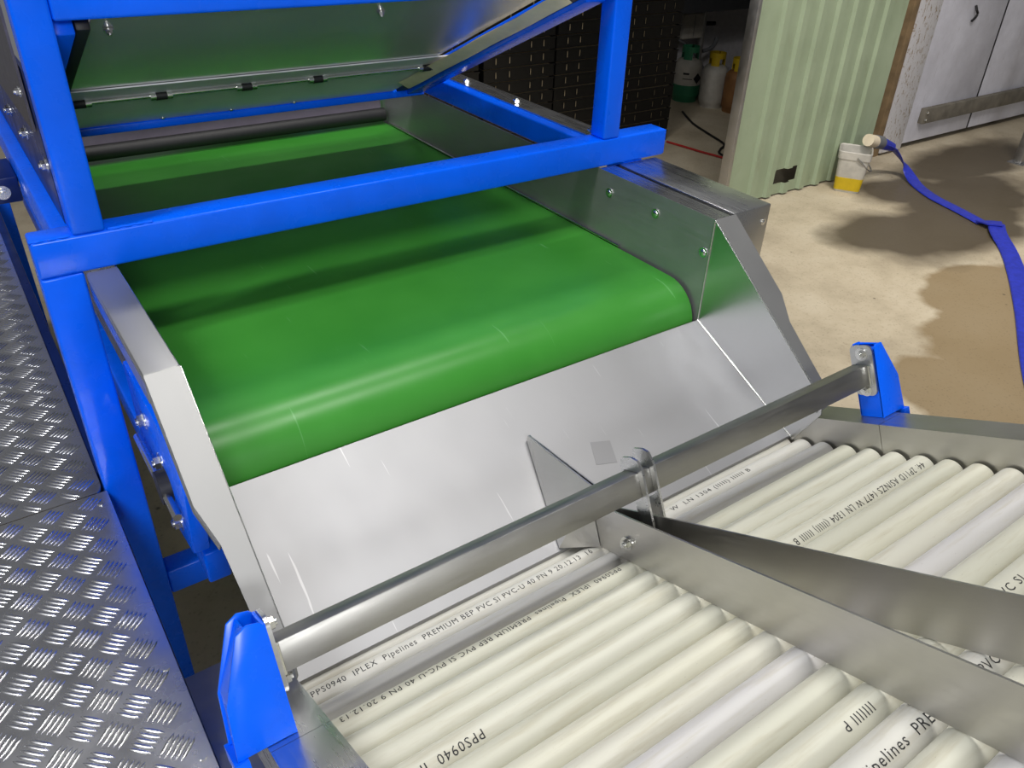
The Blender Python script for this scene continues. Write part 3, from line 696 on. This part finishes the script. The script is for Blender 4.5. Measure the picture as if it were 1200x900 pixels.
# ------------------------------------------------------------------ gas cylinders in the doorway
def cylinder(name, label, x, y, r, h, body, guard, lower=None):
    g_ = thing(name, label, 'gas cylinder', (x, y, 0), group='gas cylinders in the back room')
    bm = BM(); lathe(bm, [(r*0.86, 0.0), (r*0.88, 0.03), (r*0.97, 0.045), (r, 0.07), (r, h*0.62), (r*0.96, h*0.70), (r*0.75, h*0.76), (r*0.3, h*0.79)], (x, y, 0)); obj('body', bm, body, g_)
    if lower:
        bm = BM(); lathe(bm, [(r*0.865, 0.001), (r*0.885, 0.03), (r*0.975, 0.045), (r+0.0015, 0.07), (r+0.0015, h*0.32), (r+0.001, h*0.321)], (x, y, 0)); obj('lower_band', bm, lower, g_)
    # guard collar: three upright lugs below a ring
    bm = BM(); n = 24
    for k_ in range(n):
        a0, a1 = 2*math.pi*k_/n, 2*math.pi*(k_+1)/n
        z0 = h*0.90 if k_ % 8 in (0, 1, 2, 3) else h*0.74
        rr = r*0.62
        q = [(x+rr*math.cos(a), y+rr*math.sin(a)) for a in (a0, a1)]; q2 = [(x+(rr-0.006)*math.cos(a), y+(rr-0.006)*math.sin(a)) for a in (a0, a1)]
        bb = [bm.verts.new((*p, zz)) for zz in (z0, h) for p in (q[0], q[1], q2[1], q2[0])]
        for f_ in ((0, 1, 5, 4), (1, 2, 6, 5), (2, 3, 7, 6), (3, 0, 4, 7), (0, 3, 2, 1), (4, 5, 6, 7)): bm.faces.new([bb[i_] for i_ in f_])
    obj('guard_collar', bm, guard, g_)
    bm = BM(); rod(bm, (x, y, h*0.77), (x, y, h*0.92), 0.016, 12); rod(bm, (x, y, h*0.92), (x, y, h*0.95), 0.028, 10); obj('valve', bm, 'zinc', g_)
    return g_
c1 = cylinder('gas_cylinder', 'green gas cylinder with white upper half and green handle collar', 5.64, 5.25, 0.125, 0.47, 'white', 'green_tank', 'green_tank')
a = math.radians(232); rr_ = 0.1262
def wrap(x, y, r, a0, a1, z0, z1, n=6):
    bm = BM(); 
    for i in range(n):
        b0, b1 = a0+(a1-a0)*i/n, a0+(a1-a0)*(i+1)/n
        q = [bm.verts.new((x+r*math.cos(b), y+r*math.sin(b), zz)) for b, zz in ((b0, z0), (b1, z0), (b1, z1), (b0, z1))]; bm.faces.new(q)
    return bm
obj('label_print', wrap(5.64, 5.25, 0.1258, math.radians(205), math.radians(230), 0.245, 0.262), 'ink', c1)
obj('label_print', wrap(5.64, 5.25, 0.1258, math.radians(205), math.radians(245), 0.205, 0.212), 'ink', c1)
bm = BM(); b_ = math.radians(268); cx_, cy_ = 5.64+0.127*math.cos(b_), 5.25+0.127*math.sin(b_)
sheet(bm, [(cx_-0.045, cy_, 0.215), (cx_, cy_-0.002, 0.17), (cx_+0.045, cy_, 0.215), (cx_, cy_-0.002, 0.26)], (0, 0.004, 0)); obj('hazard_diamond', bm, 'ink', c1)
cylinder('gas_cylinder', 'white gas cylinder with yellow guard collar, middle of the doorway row', 5.70, 4.98, 0.115, 0.46, 'white', 'yellow')
cylinder('gas_cylinder', 'rusty orange gas cylinder with yellow collar beside the door edge', 5.745, 4.755, 0.11, 0.45, 'rust_tank', 'yellow')
cylinder('gas_cylinder', 'pale gas cylinder with yellow collar half hidden behind black crates', 5.62, 5.56, 0.11, 0.45, 'white', 'yellow')
# things on the far wall
eb = thing('electrical_box', 'white electrical box mounted on the far wall above green cylinder', 'electrical box', (6.06, 5.66, 0.38))
obj('housing', box(BM(), 5.90, 6.16, 5.62, 5.80, 0.44, 0.66), 'white', eb, bevel=0.01)
obj('cover_seam', box(BM(), 6.035, 6.040, 5.618, 5.622, 0.45, 0.65), 'grey_plastic', eb)
pp = thing('wall_pipe', 'grey vertical pipe beside the white electrical box', 'pipe', (6.24, 5.70, 0))
bm = BM(); rod(bm, (6.24, 5.70, 0), (6.24, 5.70, 0.70), 0.03, 16); obj('pipe', bm, 'galv', pp)
bm = BM(); rod(bm, (6.24, 5.70, 0.55), (6.36, 5.66, 0.55), 0.02, 12); obj('tap_handle', bm, 'black', pp)
bm = BM(); tube_path(bm, catmull([(6.27, 5.68, 0.30), (6.34, 5.66, 0.32), (6.40, 5.66, 0.36), (6.42, 5.66, 0.42)]), 0.02, 8); obj('elbow', bm, 'grey_plastic', pp)
bm = BM(); tube_path(bm, catmull([(5.60, 5.5, 0.52), (5.80, 5.45, 0.42), (6.0, 5.4, 0.22), (6.05, 5.38, 0.02)]), 0.011, 8)
tag(obj('leaning_rod', bm, 'grey_plastic'), 'thin pale rod leaning behind the green gas cylinder', 'rod')
bm = BM(); tube_path(bm, catmull([(4.54, 4.34, 0.010), (4.565, 4.19, 0.010), (4.59, 4.03, 0.010), (4.612, 3.93, 0.010), (4.65, 3.80, 0.010), (4.80, 3.6, 0.010)]), 0.008, 8)
tag(obj('power_cable', bm, 'red'), 'red power cable lying on the dark doorway floor', 'cable')
bm = BM(); tube_path(bm, catmull([(5.30, 4.93, 0.009), (5.107, 4.613, 0.009), (5.0, 4.338, 0.009), (4.90, 4.08, 0.009), (4.775, 4.0, 0.009), (4.69, 3.93, 0.009), (4.70, 3.84, 0.009), (4.90, 3.74, 0.009)]), 0.009, 8)
tag(obj('black_cable', bm, 'black'), 'black cable with a loop beside the corrugated door edge', 'cable')

# ------------------------------------------------------------------ by the white wall: bucket, hose, rail, post
bk = thing('bucket', 'white square plastic bucket with yellow band by the corrugated door', 'bucket', (4.90, 2.97, 0))
def rsq(h_, r_, n=5):
    out = []
    for sx_, sy_, a0 in ((1, 1, 0), (-1, 1, 90), (-1, -1, 180), (1, -1, 270)):
        for i in range(n+1):
            a = math.radians(a0+90*i/n); out.append((sx_*(h_-r_)+r_*math.cos(a), sy_*(h_-r_)+r_*math.sin(a)))
    return out
BR = Matrix.Rotation(math.radians(33), 4, 'Z')
def bucket_shell(bm, prof, cap=True):
    rings = [[bm.verts.new(BR @ Vector((x, y, zz))+Vector((4.90, 2.97, 0))) for x, y in rsq(h_, h_*0.3)] for h_, zz in prof]; n = len(rings[0])
    for i in range(len(prof)-1):
        for k_ in range(n): bm.faces.new((rings[i][k_], rings[i][(k_+1) % n], rings[i+1][(k_+1) % n], rings[i+1][k_]))
    if cap: bm.faces.new(rings[0][::-1]); bm.faces.new(rings[-1])
    return bm
obj('shell', bucket_shell(BM(), [(0.078, 0.0), (0.082, 0.01), (0.098, 0.225), (0.104, 0.226), (0.106, 0.272), (0.102, 0.276), (0.096, 0.270), (0.078, 0.02)]), 'white', bk)
bb_ = BM(); bucket_shell(bb_, [(0.0830, 0.015), (0.0842, 0.03), (0.0897, 0.100), (0.0880, 0.101)], False); obj('yellow_band', bb_, 'yellow', bk)
bm = BM(); hc = Vector((4.90, 2.97, 0)); hpts = [hc+BR @ Vector((0.11*math.cos(t_), -0.02-0.105*math.sin(t_), 0.245-0.10*math.sin(t_))) for t_ in [math.pi*i/14 for i in range(15)]]
tube_path(bm, hpts, 0.004, 8); obj('wire_handle', bm, 'galv', bk)
# lay flat hose: ribbon with one fold
hs = thing('layflat_hose', 'flat blue hose lying across the damp concrete floor', 'hose', (5.1, 2.1, 0))
def ribbon(pts, wd, zlift=0.0):
    C = catmull(pts, 6); bm = BM(); L_ = []
    for i, p in enumerate(C):
        d = (C[min(i+1, len(C)-1)]-C[max(i-1, 0)]); d.z = 0; d.normalize(); nn = Vector((-d.y, d.x, 0))
        sec = [(-1, 0.004), (-0.9, 0.010), (0, 0.012), (0.9, 0.010), (1, 0.004), (0.9, 0), (-0.9, 0)]
        L_.append([bm.verts.new(p+nn*(wd/2*a)+Vector((0, 0, b))) for a, b in sec])
    n = 7
    for i in range(len(C)-1):
        for k_ in range(n): bm.faces.new((L_[i][k_], L_[i][(k_+1) % n], L_[i+1][(k_+1) % n], L_[i+1][k_]))
    bm.faces.new(L_[0][::-1]); bm.faces.new(L_[-1]); return bm
obj('hose_run', ribbon([(5.20, 2.97, 0.262), (5.36, 2.975, 0.20), (5.46, 2.93, 0.10), (5.46, 2.85, 0.03), (5.39, 2.74, 0.003), (5.27, 2.55, 0.003), (5.19, 2.33, 0.003), (5.11, 2.13, 0.003)], 0.085), 'hose', hs)
obj('hose_run', ribbon([(5.14, 2.06, 0.016), (5.00, 1.97, 0.014), (4.80, 1.80, 0.003), (4.50, 1.60, 0.003), (4.10, 1.36, 0.003), (3.5, 1.02, 0.003), (2.9, 0.62, 0.003), (2.4, 0.2, 0.003)], 0.10), 'hose', hs)
bm = BM(); sheet(bm, [(5.165, 2.10, 0.016), (5.07, 2.155, 0.018), (5.045, 2.07, 0.030), (5.10, 2.00, 0.032), (5.185, 2.055, 0.022)], (0, 0, 0.008)); obj('hose_fold', bm, 'hose', hs)
bm = BM(); rod(bm, (4.985, 2.955, 0.326), (5.075, 2.960, 0.302), 0.040, 18); obj('hose_fitting', bm, 'cream', hs, label='pale hose fitting')
bm = BM(); rod(bm, (5.075, 2.960, 0.302), (5.165, 2.967, 0.280), 0.044, 18); obj('hose_clamp', bm, 'grey_plastic', hs, label='grey hose coupling')
bm = BM(); rod(bm, (5.155, 2.967, 0.282), (5.33, 2.975, 0.225), 0.042, 18, 0.03); obj('hose_neck', bm, 'hose', hs)
# timber rail screwed to the wall
tm = thing('timber_rail', 'weathered grey timber rail screwed across the white wall', 'rail', (7.2, 3.30, 0.21))
obj('plank', box(BM(), 6.225, 9.8, 3.280, 3.3245, 0.190, 0.305), 'timber', tm, bevel=0.003)
for zz in (0.22, 0.275): bolt(tm, (6.25, 3.280, zz), (0, -1, 0), 0.010)
bm = BM(); tube_path(bm, catmull([(6.555, 3.32, 1.02), (6.55, 3.30, 0.99), (6.575, 3.30, 0.965), (6.56, 3.30, 0.94), (6.53, 3.305, 0.915)]), 0.009, 8)
tag(obj('wall_hook', bm, 'black'), 'small black bent hook on the white wall panel', 'hook')
ps = thing('steel_post', 'galvanised steel post standing at the right edge', 'post', (6.62, 2.66, 0))
obj('upright', box(BM(), 6.585, 6.66, 2.63, 2.69, 0.006, 1.4), 'galv', ps, bevel=0.004)
obj('foot_plate', box(BM(), 6.56, 6.69, 2.60, 2.72, 0.0, 0.006), 'galv', ps)
